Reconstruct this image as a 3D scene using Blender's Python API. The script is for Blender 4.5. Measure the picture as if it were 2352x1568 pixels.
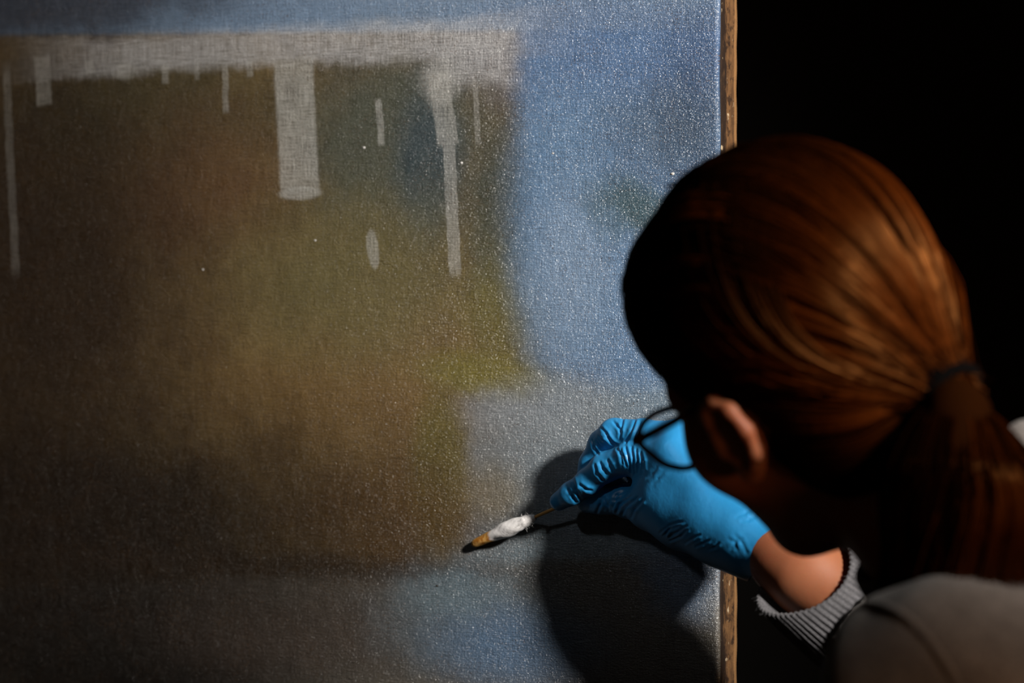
import bpy, math, random
import numpy as np
from mathutils import Vector, Matrix

random.seed(7)
rng = np.random.default_rng(7)
for o in list(bpy.data.objects):
    bpy.data.objects.remove(o, do_unlink=True)
SC = bpy.context.scene
COL = SC.collection

# ------------------------------------------------------------------ camera, light, exposure
FPX = 6860.0                       # focal length in pixels of the 2352 px wide frame
CAMZ = 1.4
cam_data = bpy.data.cameras.new('camera')
cam_data.sensor_width = 36.0
cam_data.lens = 105.0
cam_data.clip_start = 0.02
cam = bpy.data.objects.new('camera', cam_data)
COL.objects.link(cam)
cam.location = (0, 0, CAMZ)
cam.rotation_euler = (math.radians(90), 0, 0)
cam_data.dof.use_dof = True
cam_data.dof.focus_distance = 2.19
cam_data.dof.aperture_fstop = 4.6
SC.camera = cam

world = bpy.data.worlds.new('dark_room')
SC.world = world
world.use_nodes = True
bg = world.node_tree.nodes['Background']
bg.inputs[0].default_value = (1.0, 0.72, 0.5, 1)
bg.inputs[1].default_value = 0.036

def lamp(name, kind, loc, target, energy, color, **kw):
    d = bpy.data.lights.new(name, kind)
    d.energy = energy
    d.color = color
    for k, v in kw.items():
        setattr(d, k, v)
    o = bpy.data.objects.new(name, d)
    COL.objects.link(o)
    o.location = loc
    o.rotation_euler = (Vector(target) - Vector(loc)).to_track_quat('-Z', 'Y').to_euler()
    return o

KEY = lamp('side_spotlight', 'SPOT', (1.10, 0.68, 2.11), (0.10, 2.24, 1.52), 350.0, (1.0, 0.95, 0.88),
           spot_size=math.radians(39), spot_blend=1.0, shadow_soft_size=0.085)
GLINT = lamp('left_track_light', 'SPOT', (-1.12, 1.39, 2.27), (0.06, 2.26, 1.62), 14.0, (0.92, 0.96, 1.0),
             spot_size=math.radians(30), spot_blend=1.0, shadow_soft_size=0.06)
FILL = lamp('warm_cheek_fill', 'AREA', (0.90, 0.30, 1.25), (0.17, 1.78, 1.33), 3.6, (1.0, 0.50, 0.22), shape='DISK', size=0.2)  # added fill to lift the cheek and sleeve out of black
WARM = lamp('warm_floor_lamp', 'AREA', (1.55, 1.75, 1.95), (0.2, 1.75, 1.38), 1.5, (1.0, 0.55, 0.25), shape='DISK', size=0.25)

SC.view_settings.view_transform = 'Standard'
SC.view_settings.look = 'None'
SC.view_settings.exposure = 0.0
SC.view_settings.gamma = 1.0
SC.view_settings.use_curve_mapping = False
try:
    SC.cycles.caustics_reflective = False
    SC.cycles.max_bounces = 5
    SC.cycles.diffuse_bounces = 2
    SC.cycles.glossy_bounces = 2
    SC.cycles.transmission_bounces = 4
    SC.cycles.use_adaptive_sampling = True
    SC.cycles.adaptive_threshold = 0.025
    SC.cycles.adaptive_min_samples = 16
    SC.cycles.caustics_refractive = False
    SC.cycles.sample_clamp_indirect = 3.0
    SC.cycles.use_denoising = True
    SC.cycles.denoising_input_passes = 'RGB_ALBEDO_NORMAL'
    SC.cycles.denoising_prefilter = 'ACCURATE'
except Exception:
    pass

# ------------------------------------------------------------------ helpers
def P(px, py, d):
    """point seen at pixel (px, py) of the photograph, d metres in front of the camera"""
    return np.array([(px - 1176) / FPX * d, d, CAMZ - (py - 784) / FPX * d])

def link(name, mesh, mat=None, parent=None, smooth=True):
    o = bpy.data.objects.new(name, mesh)
    COL.objects.link(o)
    if mat is not None:
        for m in (mat if isinstance(mat, (list, tuple)) else [mat]):
            mesh.materials.append(m)
    if smooth and len(mesh.polygons):
        mesh.polygons.foreach_set('use_smooth', np.ones(len(mesh.polygons), bool))
    if parent is not None:
        o.parent = parent
        o.matrix_parent_inverse = parent.matrix_basis.inverted()
    return o

def mesh_from(name, V, F):
    me = bpy.data.meshes.new(name)
    V = np.asarray(V, np.float32)
    F = np.asarray(F, np.int32)
    n, k = F.shape
    me.vertices.add(len(V))
    me.vertices.foreach_set('co', V.ravel())
    me.loops.add(n * k)
    me.loops.foreach_set('vertex_index', F.ravel())
    me.polygons.add(n)
    me.polygons.foreach_set('loop_start', np.arange(0, n * k, k, dtype=np.int32))
    me.polygons.foreach_set('loop_total', np.full(n, k, np.int32))
    me.update(calc_edges=True)
    me.validate()
    return me

def tag(o, label=None, cat=None, group=None, kind=None):
    if label: o['label'] = label
    if cat: o['category'] = cat
    if group: o['group'] = group
    if kind: o['kind'] = kind
    return o

def empty(name, loc=(0, 0, 0), rot=(0, 0, 0)):
    o = bpy.data.objects.new(name, None)
    COL.objects.link(o)
    o.location = loc
    o.rotation_euler = rot
    o.empty_display_size = 0.02
    return o

def box_vf(x0, x1, y0, y1, z0, z1):
    V = [(x0, y0, z0), (x1, y0, z0), (x1, y1, z0), (x0, y1, z0), (x0, y0, z1), (x1, y0, z1), (x1, y1, z1), (x0, y1, z1)]
    F = [(0, 3, 2, 1), (4, 5, 6, 7), (0, 1, 5, 4), (1, 2, 6, 5), (2, 3, 7, 6), (3, 0, 4, 7)]
    return V, F

def box(name, b, mat, parent=None, bevel=0.0):
    me = mesh_from(name, *box_vf(*b))
    o = link(name, me, mat, parent, smooth=False)
    if bevel:
        md = o.modifiers.new('bevel', 'BEVEL'); md.width = bevel; md.segments = 2
    return o

def tube_vf(pts, rad, sides=8, closed=False, cap=True):
    pts = np.asarray(pts, float)
    n = len(pts)
    rad = np.broadcast_to(np.asarray(rad, float), (n,))
    if closed:
        T = np.roll(pts, -1, 0) - np.roll(pts, 1, 0)
    else:
        T = np.gradient(pts, axis=0)
    T /= np.linalg.norm(T, axis=1)[:, None] + 1e-12
    a = np.array([0.31, 0.17, 0.93])
    if abs(T[0] @ a) > 0.9: a = np.array([1.0, 0.1, 0])
    N = np.zeros_like(pts)
    v = np.cross(T[0], a)
    for i in range(n):
        v = v - T[i] * (v @ T[i]); v /= np.linalg.norm(v) + 1e-12
        N[i] = v
    B = np.cross(T, N)
    th = np.linspace(0, 2 * math.pi, sides, endpoint=False)
    V = pts[:, None] + rad[:, None, None] * (np.cos(th)[None, :, None] * N[:, None] + np.sin(th)[None, :, None] * B[:, None])
    V = V.reshape(-1, 3)
    F = []
    m = n if closed else n - 1
    for i in range(m):
        j = (i + 1) % n
        for k in range(sides):
            l = (k + 1) % sides
            F.append((i * sides + k, i * sides + l, j * sides + l, j * sides + k))
    if cap and not closed:
        V = np.vstack([V, pts[:1], pts[-1:]])
        a0, a1 = n * sides, n * sides + 1
        for k in range(sides):
            l = (k + 1) % sides
            F.append((a0, l, k, k))
            F.append((a1, (n - 1) * sides + k, (n - 1) * sides + l, (n - 1) * sides + l))
    return V, F

def quads(V, F):
    """mixed faces (quads with a doubled last index are triangles)"""
    me = bpy.data.meshes.new('m')
    me.from_pydata([tuple(v) for v in V], [], [tuple(f) if f[2] != f[3] else tuple(f[:3]) for f in F])
    me.update()
    return me

def smooth_path(pts, n):
    """Catmull-Rom through the points"""
    pts = np.asarray(pts, float)
    Q = np.vstack([2 * pts[0] - pts[1], pts, 2 * pts[-1] - pts[-2]])
    out = []
    m = len(pts) - 1
    for t in np.linspace(0, m, n):
        i = min(int(t), m - 1); u = t - i
        p0, p1, p2, p3 = Q[i], Q[i + 1], Q[i + 2], Q[i + 3]
        out.append(0.5 * (2 * p1 + (p2 - p0) * u + (2 * p0 - 5 * p1 + 4 * p2 - p3) * u * u + (3 * p1 - p0 - 3 * p2 + p3) * u ** 3))
    return np.array(out)

# ---- signed distance modelling
def cap(X, a, b, ra, rb):
    a = np.asarray(a, np.float32); b = np.asarray(b, np.float32)
    ab = b - a
    t = np.clip(((X - a) @ ab) / (ab @ ab + 1e-12), 0, 1)
    d = X - a - t[..., None] * ab
    return np.sqrt((d * d).sum(-1)) - (ra + (rb - ra) * t)

def ell(X, c, r, R=None):
    d = X - np.asarray(c, np.float32)
    if R is not None:
        d = d @ np.asarray(R, np.float32)          # columns of R are the local axes
    r = np.asarray(r, np.float32)
    k0 = np.sqrt(((d / r) ** 2).sum(-1))
    k1 = np.sqrt(((d / (r * r)) ** 2).sum(-1)) + 1e-9
    return k0 * (k0 - 1) / k1

def smin(a, b, k):
    h = np.clip(0.5 + 0.5 * (b - a) / k, 0, 1)
    return b + (a - b) * h - k * h * (1 - h)

def smax(a, b, k):
    return -smin(-a, -b, k)

def chain(X, J, k=0.003):
    d = None
    for (p, r), (q, s) in zip(J[:-1], J[1:]):
        e = cap(X, p, q, r, s)
        d = e if d is None else smin(d, e, k)
    return d

def surface_nets(f, lo, hi, h):
    lo = np.asarray(lo, float); hi = np.asarray(hi, float)
    n = np.ceil((hi - lo) / h).astype(int) + 1
    ax = [(lo[i] + h * np.arange(n[i])).astype(np.float32) for i in range(3)]
    vol = np.empty(n, np.float32)
    step = max(1, int(4e5 // (n[1] * n[2])))
    for i in range(0, n[0], step):
        X = np.stack(np.meshgrid(ax[0][i:i + step], ax[1], ax[2], indexing='ij'), -1)
        vol[i:i + step] = f(X)
    vol[0] = vol[-1] = np.maximum(vol[0], 1e-4)
    vol[:, 0] = np.maximum(vol[:, 0], 1e-4); vol[:, -1] = np.maximum(vol[:, -1], 1e-4)
    vol[:, :, 0] = np.maximum(vol[:, :, 0], 1e-4); vol[:, :, -1] = np.maximum(vol[:, :, -1], 1e-4)
    vol[0] = np.maximum(vol[0], 1e-4); vol[-1] = np.maximum(vol[-1], 1e-4)
    s = vol < 0
    acc = np.zeros(tuple(n - 1) + (3,), np.float32)
    cnt = np.zeros(tuple(n - 1), np.int16)
    def sl(o, ax_): return tuple(slice(o[i], n[i] - 1 + o[i]) for i in range(3))
    for a in range(3):
        b, c = [i for i in range(3) if i != a]
        for ob in (0, 1):
            for oc in (0, 1):
                o = [0, 0, 0]; o[b] = ob; o[c] = oc
                o2 = list(o); o2[a] = 1
                v0, v1 = vol[sl(o, a)], vol[sl(o2, a)]
                m = (v0 < 0) != (v1 < 0)
                t = v0[m] / (v0[m] - v1[m])
                q = np.zeros((t.size, 3), np.float32)
                q[:, a] = t; q[:, b] = ob; q[:, c] = oc
                acc[m] += q; cnt[m] += 1
    mask = cnt > 0
    idx = np.full(tuple(n - 1), -1, np.int32)
    idx[mask] = np.arange(mask.sum())
    cells = np.argwhere(mask)
    V = (cells + acc[mask] / cnt[mask][:, None]) * h + lo
    F = []
    for a in range(3):
        b, c = (a + 1) % 3, (a + 2) % 3
        s0 = [slice(1, -1)] * 3; s1 = [slice(1, -1)] * 3
        s0[a] = slice(0, -1); s1[a] = slice(1, None)
        A, B = s[tuple(s0)], s[tuple(s1)]
        for flip in (False, True):
            m = (A & ~B) if not flip else (~A & B)
            e = np.argwhere(m)
            off = np.ones(3, int); off[a] = 0
            e = e + off
            def at(db, dc):
                g = e.copy(); g[:, b] += db; g[:, c] += dc
                return idx[g[:, 0], g[:, 1], g[:, 2]]
            q = np.stack([at(-1, -1), at(0, -1), at(0, 0), at(-1, 0)], 1)
            F.append(q[:, ::-1] if flip else q)
    F = np.concatenate(F)
    F = F[(F >= 0).all(1)]
    return V, F

def vertex_normals(V, F):
    n = np.cross(V[F[:, 2]] - V[F[:, 0]], V[F[:, 3]] - V[F[:, 1]])
    N = np.zeros_like(V)
    for k in range(4):
        np.add.at(N, F[:, k], n)
    return N / (np.linalg.norm(N, axis=1)[:, None] + 1e-12)

# ---- node materials
def new_mat(name):
    m = bpy.data.materials.new(name)
    m.use_nodes = True
    nt = m.node_tree
    bs = nt.nodes['Principled BSDF']
    return m, nt, bs

class NB:
    """small node builder"""
    def __init__(self, nt): self.nt = nt
    def set(self, s, v):
        if isinstance(v, bpy.types.NodeSocket): self.nt.links.new(v, s)
        elif v is not None:
            if hasattr(s.default_value, '__len__') and not hasattr(v, '__len__'): v = (v,) * len(s.default_value)
            if hasattr(v, '__len__') and len(s.default_value) == 4 and len(v) == 3: v = (*v, 1)
            s.default_value = v
    def math(self, op, a, b=None, c=None, clamp=False):
        n = self.nt.nodes.new('ShaderNodeMath'); n.operation = op; n.use_clamp = clamp
        for i, v in enumerate((a, b, c)):
            if v is not None: self.set(n.inputs[i], v)
        return n.outputs[0]
    def vec(self, op, a, b=None, c=None):
        n = self.nt.nodes.new('ShaderNodeVectorMath'); n.operation = op
        for i, v in enumerate((a, b, c)):
            if v is not None: self.set(n.inputs[i], v)
        return n.outputs['Value'] if op in ('LENGTH', 'DOT_PRODUCT', 'DISTANCE') else n.outputs[0]
    def noise(self, vec, scale, detail=3, rough=0.5, dist=0.0, out='Fac'):
        n = self.nt.nodes.new('ShaderNodeTexNoise')
        self.set(n.inputs['Vector'], vec)
        n.inputs['Scale'].default_value = scale; n.inputs['Detail'].default_value = detail
        n.inputs['Roughness'].default_value = rough; n.inputs['Distortion'].default_value = dist
        return n.outputs[out]
    def mix(self, fac, a, b, blend='MIX'):
        n = self.nt.nodes.new('ShaderNodeMix'); n.data_type = 'RGBA'; n.blend_type = blend
        self.set(n.inputs[0], fac); self.set(n.inputs[6], a); self.set(n.inputs[7], b)
        return n.outputs[2]
    def ramp(self, v, f0, f1, t0=0.0, t1=1.0, smooth=True):
        n = self.nt.nodes.new('ShaderNodeMapRange')
        n.interpolation_type = 'SMOOTHSTEP' if smooth else 'LINEAR'
        self.set(n.inputs[0], v)
        n.inputs[1].default_value = f0; n.inputs[2].default_value = f1
        n.inputs[3].default_value = t0; n.inputs[4].default_value = t1
        return n.outputs[0]
    def obj(self):
        return self.nt.nodes.new('ShaderNodeTexCoord').outputs['Object']
    def sep(self, v):
        n = self.nt.nodes.new('ShaderNodeSeparateXYZ'); self.set(n.inputs[0], v); return n.outputs
    def comb(self, x, y, z):
        n = self.nt.nodes.new('ShaderNodeCombineXYZ')
        for i, v in enumerate((x, y, z)): self.set(n.inputs[i], v)
        return n.outputs[0]
    def bump(self, h, strength, dist, normal=None):
        n = self.nt.nodes.new('ShaderNodeBump')
        n.inputs['Strength'].default_value = strength; n.inputs['Distance'].default_value = dist
        self.set(n.inputs['Height'], h)
        if normal is not None: self.set(n.inputs['Normal'], normal)
        return n.outputs[0]

def srgb(r, g, b):
    f = lambda c: ((c / 255 + 0.055) / 1.055) ** 2.4 if c > 10 else c / 255 / 12.92
    return (f(r), f(g), f(b))

def simple(name, color, rough=0.6, metallic=0.0, noise=0.0, nscale=40, spec=0.5):
    m, nt, bs = new_mat(name); B = NB(nt)
    if noise:
        n = B.noise(B.obj(), nscale, 4)
        c = B.mix(n, tuple(x * (1 - noise) for x in color), tuple(min(1, x * (1 + noise)) for x in color))
        B.set(bs.inputs['Base Color'], c)
    else:
        B.set(bs.inputs['Base Color'], color)
    bs.inputs['Roughness'].default_value = rough
    bs.inputs['Metallic'].default_value = metallic
    bs.inputs['Specular IOR Level'].default_value = spec
    return m

# ------------------------------------------------------------------ the dark room
M_room = simple('dark_paint', (0.004, 0.0036, 0.0032), 0.95, noise=0.3, nscale=3, spec=0.1)
M_floor = simple('dark_floor', (0.006, 0.005, 0.004), 0.9, noise=0.3, nscale=6, spec=0.1)
for nm, b, mt in (('wall_back', (-3.0, 3.0, 3.4, 3.5, 0, 3.0), M_room), ('wall_left', (-3.1, -3.0, -1.5, 3.5, 0, 3.0), M_room),
                  ('wall_right', (3.0, 3.1, -1.5, 3.5, 0, 3.0), M_room), ('floor', (-3.1, 3.1, -1.5, 3.5, -0.1, 0), M_floor),
                  ('ceiling', (-3.1, 3.1, -1.5, 3.5, 3.0, 3.1), M_room)):
    tag(box(nm, b, mt), kind='structure')
tag(box('trim_1', (-2.9, 2.9, 3.375, 3.4, 2.065, 2.12), simple('dark_wood_rail', (0.02, 0.010, 0.005), 0.6, noise=0.4)), kind='structure')

# ------------------------------------------------------------------ the painting
AN = math.radians(27)
O = P(1095, 1245, 2.2925)
RV = np.array([math.cos(AN), -math.sin(AN), 0]); NV = np.array([-math.sin(AN), -math.cos(AN), 0]); ZV = np.array([0, 0, 1.0])
def plane_depth(px):
    return (O @ NV) / (np.array([(px - 1176) / FPX, 1, 0]) @ NV)
def CV(px, py):
    """canvas coordinates (x right, z up, metres) of a point of the painted surface"""
    q = P(px, py, plane_depth(px)) - O
    return q @ RV, q[2]
def lift(h):
    return h * (0.70 + 6.0 * h)       # finger ends close to the canvas, wrist well off it
def H(px, py, h):
    """point seen at a pixel and standing h metres off the canvas plane"""
    dr = np.array([(px - 1176) / FPX, 1, -(py - 784) / FPX])
    d = (O @ NV + lift(h)) / (dr @ NV)
    return np.array([0, 0, CAMZ]) + dr * d
XE = CV(1651, 784)[0]

def canvas_material():
    m, nt, bs = new_mat('painted_canvas'); B = NB(nt)
    co = B.obj()
    x, y, z = B.sep(co)
    p2 = B.comb(x, z, 0.0)
    nz = B.noise(p2, 14, 5, 0.6, out='Color')
    nzf = B.noise(p2, 90, 4, 0.6, out='Color')
    wob = B.vec('ADD', B.vec('SCALE', B.vec('SUBTRACT', nz, (0.5, 0.5, 0.5)), None), (0, 0, 0))
    wob.node.inputs[0].links[0].from_node.inputs['Scale'].default_value = 1.0
    wobf = B.vec('SUBTRACT', nzf, (0.5, 0.5, 0.5))
    def warped(big, fine):
        a = B.vec('MULTIPLY', wob, (big, big, 0)); b = B.vec('MULTIPLY', wobf, (fine, fine, 0))
        return B.vec('ADD', B.vec('ADD', p2, a), b)
    W_soft = warped(0.055, 0.018); W_mid = warped(0.016, 0.010); W_hard = warped(0.003, 0.003)
    W = {'s': W_soft, 'm': W_mid, 'h': W_hard}
    def mask(px, py, rx, ry, ang=0.0, soft=0.5, shape='e', w='s'):
        cx, cz = CV(px, py)
        sx = abs(CV(px + rx, py)[0] - CV(px - rx, py)[0]) / 2; sz = abs(CV(px, py + ry)[1] - CV(px, py - ry)[1]) / 2
        q = B.vec('SUBTRACT', W[w], (cx, cz, 0))
        if ang:
            n = nt.nodes.new('ShaderNodeVectorRotate'); n.rotation_type = 'Z_AXIS'
            B.set(n.inputs['Vector'], q); n.inputs['Angle'].default_value = math.radians(ang); q = n.outputs[0]
        q = B.vec('MULTIPLY', q, (1 / sx, 1 / sz, 0))
        if shape == 'e':
            d = B.vec('LENGTH', q)
        else:
            a, b, _ = B.sep(B.vec('ABSOLUTE', q)); d = B.math('MAXIMUM', a, b)
        return B.ramp(d, 1 + soft, max(0.0, 1 - soft))
    def half(x0, y0, x1, y1, soft, w='h', below=False):
        a = np.array(CV(x0, y0)); b = np.array(CV(x1, y1)); t = (b - a) / np.linalg.norm(b - a); n = np.array([-t[1], t[0]])
        if below: n = -n
        d = B.vec('DOT_PRODUCT', B.vec('SUBTRACT', W[w], (a[0], a[1], 0)), (n[0], n[1], 0))
        return B.ramp(d, -soft, soft)
    def paint_half(c, a, *args, **kw):
        nonlocal col
        col = B.mix(B.math('MULTIPLY', half(*args, **kw), a), col, srgb(*c))
    # thread by thread pigment variation
    PITCH = 0.00105
    tx = B.noise(B.comb(B.math('MULTIPLY', x, 1300.0), B.math('MULTIPLY', z, 50.0), 0.0), 1.0, 3, 0.6)
    tz = B.noise(B.comb(B.math('MULTIPLY', x, 50.0), B.math('MULTIPLY', z, 1300.0), 3.0), 1.0, 3, 0.6)
    frag = B.ramp(B.math('ADD', B.math('MULTIPLY', tx, 0.5), B.math('MULTIPLY', tz, 0.5)), 0.40, 0.58, 0.55, 1.15, smooth=False)
    col = None
    mot = B.noise(W_mid, 22, 6, 0.65)
    col = B.mix(B.ramp(mot, 0.3, 0.7), srgb(84, 66, 40), srgb(112, 92, 58))
    def paint(c, a, *args, **kw):
        nonlocal col
        mk = mask(*args, **kw)
        if min(c) > 150: mk = B.math('MULTIPLY', mk, frag, clamp=True)
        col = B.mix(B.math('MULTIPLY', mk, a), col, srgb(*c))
    # sky side, right of the tree mass
    paint((94, 124, 160), 1.0, 1600, 400, 420, 620, soft=0.10, shape='b', w='m')
    paint((100, 130, 164), 1.0, 1640, 900, 400, 420, soft=0.14, shape='b', w='m')
    paint((118, 133, 144), 0.95, 1380, 1150, 330, 265, soft=0.16, shape='b', w='m')
    paint((124, 138, 146), 0.9, 1500, 1400, 520, 160, soft=0.25, shape='b')
    # strip across the top and the band at the bottom
    paint_half((112, 134, 160), 1.0, 0, 80, 1100, 72, 0.003)
    paint((54, 56, 66), 0.8, 80, 10, 460, 70, soft=0.6)
    paint_half((112, 106, 96), 1.0, 550, 1322, 970, 1303, 0.006, w='m', below=True)
    paint((20, 16, 12), 0.97, 200, 1480, 640, 200, soft=0.6)  # near-black lower left: the head's shadow put into the paint colour
    paint((74, 62, 54), 0.6, 700, 1440, 300, 110, soft=0.7)
    # browns and greens on the left
    paint((70, 76, 66), 0.85, 900, 300, 230, 190, soft=0.6)
    paint((52, 66, 72), 0.85, 985, 380, 75, 170, soft=0.5, w='m')
    paint((56, 66, 60), 0.8, 1150, 560, 70, 260, soft=0.6)
    paint((66, 64, 44), 0.7, 300, 250, 300, 120, soft=0.7)
    paint((92, 62, 40), 0.6, 450, 420, 180, 150, soft=0.8)
    paint((60, 44, 30), 0.75, 120, 640, 260, 330, soft=0.7)
    paint((126, 98, 56), 0.6, 880, 900, 330, 200, soft=0.8)
    paint((108, 102, 64), 0.6, 830, 640, 260, 180, soft=0.7)
    paint((118, 108, 48), 0.9, 1130, 860, 150, 46, ang=5, soft=0.6, w='m')
    paint((110, 100, 46), 0.7, 1170, 720, 110, 130, soft=0.6)
    paint((104, 92, 44), 0.9, 1010, 1090, 60, 210, soft=0.5, w='m')
    paint((98, 70, 32), 0.7, 900, 1200, 230, 110, soft=0.7)
    paint((22, 15, 9), 0.95, 140, 1180, 680, 230, soft=0.7)  # same dark corner carried upward, its shade put into the colour
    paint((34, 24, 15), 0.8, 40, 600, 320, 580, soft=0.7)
    paint((36, 26, 16), 0.75, 600, 1296, 520, 30, soft=0.8, w='m')
    # cleaned blue-grey passages
    paint((96, 128, 162), 0.9, 1290, 500, 110, 330, soft=0.6, w='m')
    paint((126, 150, 178), 0.8, 1310, 620, 90, 180, soft=0.7, w='m')
    paint((56, 80, 84), 0.85, 1480, 490, 120, 66, ang=30, soft=0.7)
    paint((46, 64, 90), 0.8, 1610, 200, 90, 200, soft=0.8)
    paint((62, 80, 98), 0.6, 1530, 280, 130, 110, soft=0.8)
    paint((72, 102, 146), 0.5, 1420, 100, 330, 110, soft=0.8)
    paint((142, 150, 158), 0.5, 1250, 930, 160, 60, ang=-5, soft=0.6, w='m')
    paint((132, 140, 146), 0.6, 1330, 1010, 150, 80, soft=0.6)
    paint((128, 110, 72), 0.5, 1130, 1130, 70, 60, soft=0.7, w='m')
    paint((94, 110, 122), 0.75, 1110, 1420, 210, 120, soft=0.7)
    paint((90, 120, 154), 0.75, 1190, 1490, 170, 90, soft=0.7, w='m')
    paint((108, 130, 142), 0.5, 1040, 1360, 110, 45, soft=0.7)
    paint((96, 124, 156), 0.7, 1570, 1330, 90, 110, soft=0.6)
    # pale uncovered drips running down from the strip
    pale = (176, 174, 168)
    paint((184, 184, 186), 0.62, 640, 108, 480, 42, soft=0.5, shape='b', w='m')  # pale bare strip, with its whitish glare put into the colour
    paint((180, 180, 180), 0.6, 1090, 130, 90, 62, soft=0.5, shape='b', w='m')
    def drip(pts, alpha=0.6):
        for (x0, y0, w0), (x1, y1, w1) in zip(pts[:-1], pts[1:]):
            L = math.hypot(x1 - x0, y1 - y0)
            paint(pale, alpha, (x0 + x1) / 2, (y0 + y1) / 2, (w0 + w1) / 2, L / 2 + 2, ang=math.degrees(math.atan2(x0 - x1, y1 - y0)),
                  soft=0.12, shape='b', w='h')
    drip([(672, 140, 42), (690, 440, 46)], 0.62)
    paint(pale, 0.6, 689, 444, 47, 15, soft=0.25, w='h')
    drip([(1005, 170, 34), (1030, 330, 13)], 0.5)
    drip([(1030, 330, 13), (1046, 625, 15)], 0.5)
    paint(pale, 0.45, 1010, 190, 40, 50, soft=0.5, w='m')
    drip([(868, 230, 9), (877, 330, 6)], 0.5)
    paint(pale, 0.5, 857, 572, 13, 45, ang=-8, soft=0.2, w='h')
    paint(pale, 0.32, 288, 165, 26, 20, soft=0.3, w='h')
    drip([(95, 130, 26), (102, 240, 8)], 0.28)
    drip([(378, 150, 9), (380, 192, 7)], 0.35)
    drip([(517, 150, 8), (519, 255, 6)], 0.35)
    drip([(572, 140, 9), (575, 175, 7)], 0.35)
    drip([(12, 160, 8), (38, 620, 10)], 0.16)
    drip([(452, 140, 7), (454, 182, 5)], 0.25)
    drip([(205, 140, 12), (207, 168, 9)], 0.25)
    drip([(1092, 190, 8), (1098, 330, 5)], 0.3)
    warp = B.math('MULTIPLY', B.noise(p2, 60, 2), 6.0)
    sx = B.math('SINE', B.math('ADD', B.math('MULTIPLY', x, 2 * math.pi / PITCH), warp))
    sz = B.math('SINE', B.math('ADD', B.math('MULTIPLY', z, 2 * math.pi / PITCH), warp))
    weave = B.math('MULTIPLY', B.math('ADD', B.math('MAXIMUM', sx, sz), 1.0), 0.5)
    streak = B.math('ADD', B.math('MULTIPLY', tx, 0.5), B.math('MULTIPLY', tz, 0.5))
    val = B.math('ADD', B.ramp(streak, 0.34, 0.66, 0.62, 1.35, smooth=False), B.math('MULTIPLY', B.math('SUBTRACT', weave, 0.7), 0.45))
    n = nt.nodes.new('ShaderNodeVectorMath'); n.operation = 'SCALE'
    B.set(n.inputs[0], col); B.set(n.inputs['Scale'], val)
    col = n.outputs[0]
    # brown varnish specks left in the hollows of the weave
    sp = B.noise(p2, 700, 2, 0.5); sp2 = B.noise(p2, 35, 3, 0.5)
    spm = B.math('MULTIPLY', B.ramp(sp, 0.60, 0.68), B.ramp(sp2, 0.42, 0.62, 0.0, 0.75))
    col = B.mix(spm, col, srgb(84, 56, 24))
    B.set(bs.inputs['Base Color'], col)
    # relief
    grain = B.noise(p2, 650, 3, 0.6)
    blot = B.noise(W_mid, 55, 4, 0.55)
    relief = B.math('ADD', B.math('MULTIPLY', weave, 0.35), B.math('ADD', B.math('MULTIPLY', tz, 0.85), B.math('MULTIPLY', tx, 0.55)))
    slub = B.noise(B.comb(B.math('MULTIPLY', x, 26.0), B.math('MULTIPLY', z, 260.0), 7.0), 1.0, 4, 0.6)
    imp = B.ramp(slub, 0.56, 0.70)
    right = B.ramp(x, -0.15, 0.16, 0.25, 1.0)
    relief = B.math('ADD', relief, B.math('ADD', B.math('MULTIPLY', grain, 1.5), B.math('MULTIPLY', blot, 1.5)))
    relief = B.math('ADD', relief, B.math('MULTIPLY', B.math('MULTIPLY', imp, right), 0.5))
    nrm = B.bump(relief, 0.8, 0.0010)
    fl1 = B.noise(B.comb(B.math('MULTIPLY', x, 260.0), B.math('MULTIPLY', z, 620.0), 11.0), 1.0, 2, 0.5)
    fl2 = B.noise(B.comb(B.math('MULTIPLY', x, 600.0), B.math('MULTIPLY', z, 900.0), 15.0), 1.0, 2, 0.5)
    rl2 = B.math('ADD', B.math('ADD', B.math('MULTIPLY', fl1, 2.4), B.math('MULTIPLY', fl2, 1.5)), B.math('ADD', B.math('MULTIPLY', weave, 0.15), B.math('MULTIPLY', blot, 2.0)))
    nrm2 = B.bump(rl2, 1.0, 0.0010)
    B.set(bs.inputs['Normal'], nrm)
    B.set(bs.inputs['Coat Weight'], B.ramp(x, -0.20, 0.10, 0.15, 1.0))
    bs.inputs['Coat Roughness'].default_value = 0.27
    bs.inputs['Coat IOR'].default_value = 2.1
    B.set(bs.inputs['Coat Normal'], nrm2)
    # old varnish is satin; brushed upper right part is glossier
    gl = mask(1250, 150, 800, 260, soft=0.7)
    ro = B.math('SUBTRACT', B.ramp(B.noise(p2, 160, 3), 0.3, 0.7, 0.30, 0.48), B.math('MULTIPLY', gl, 0.10))
    B.set(bs.inputs['Roughness'], ro)
    bs.inputs['Specular IOR Level'].default_value = 0.25
    return m

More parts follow.
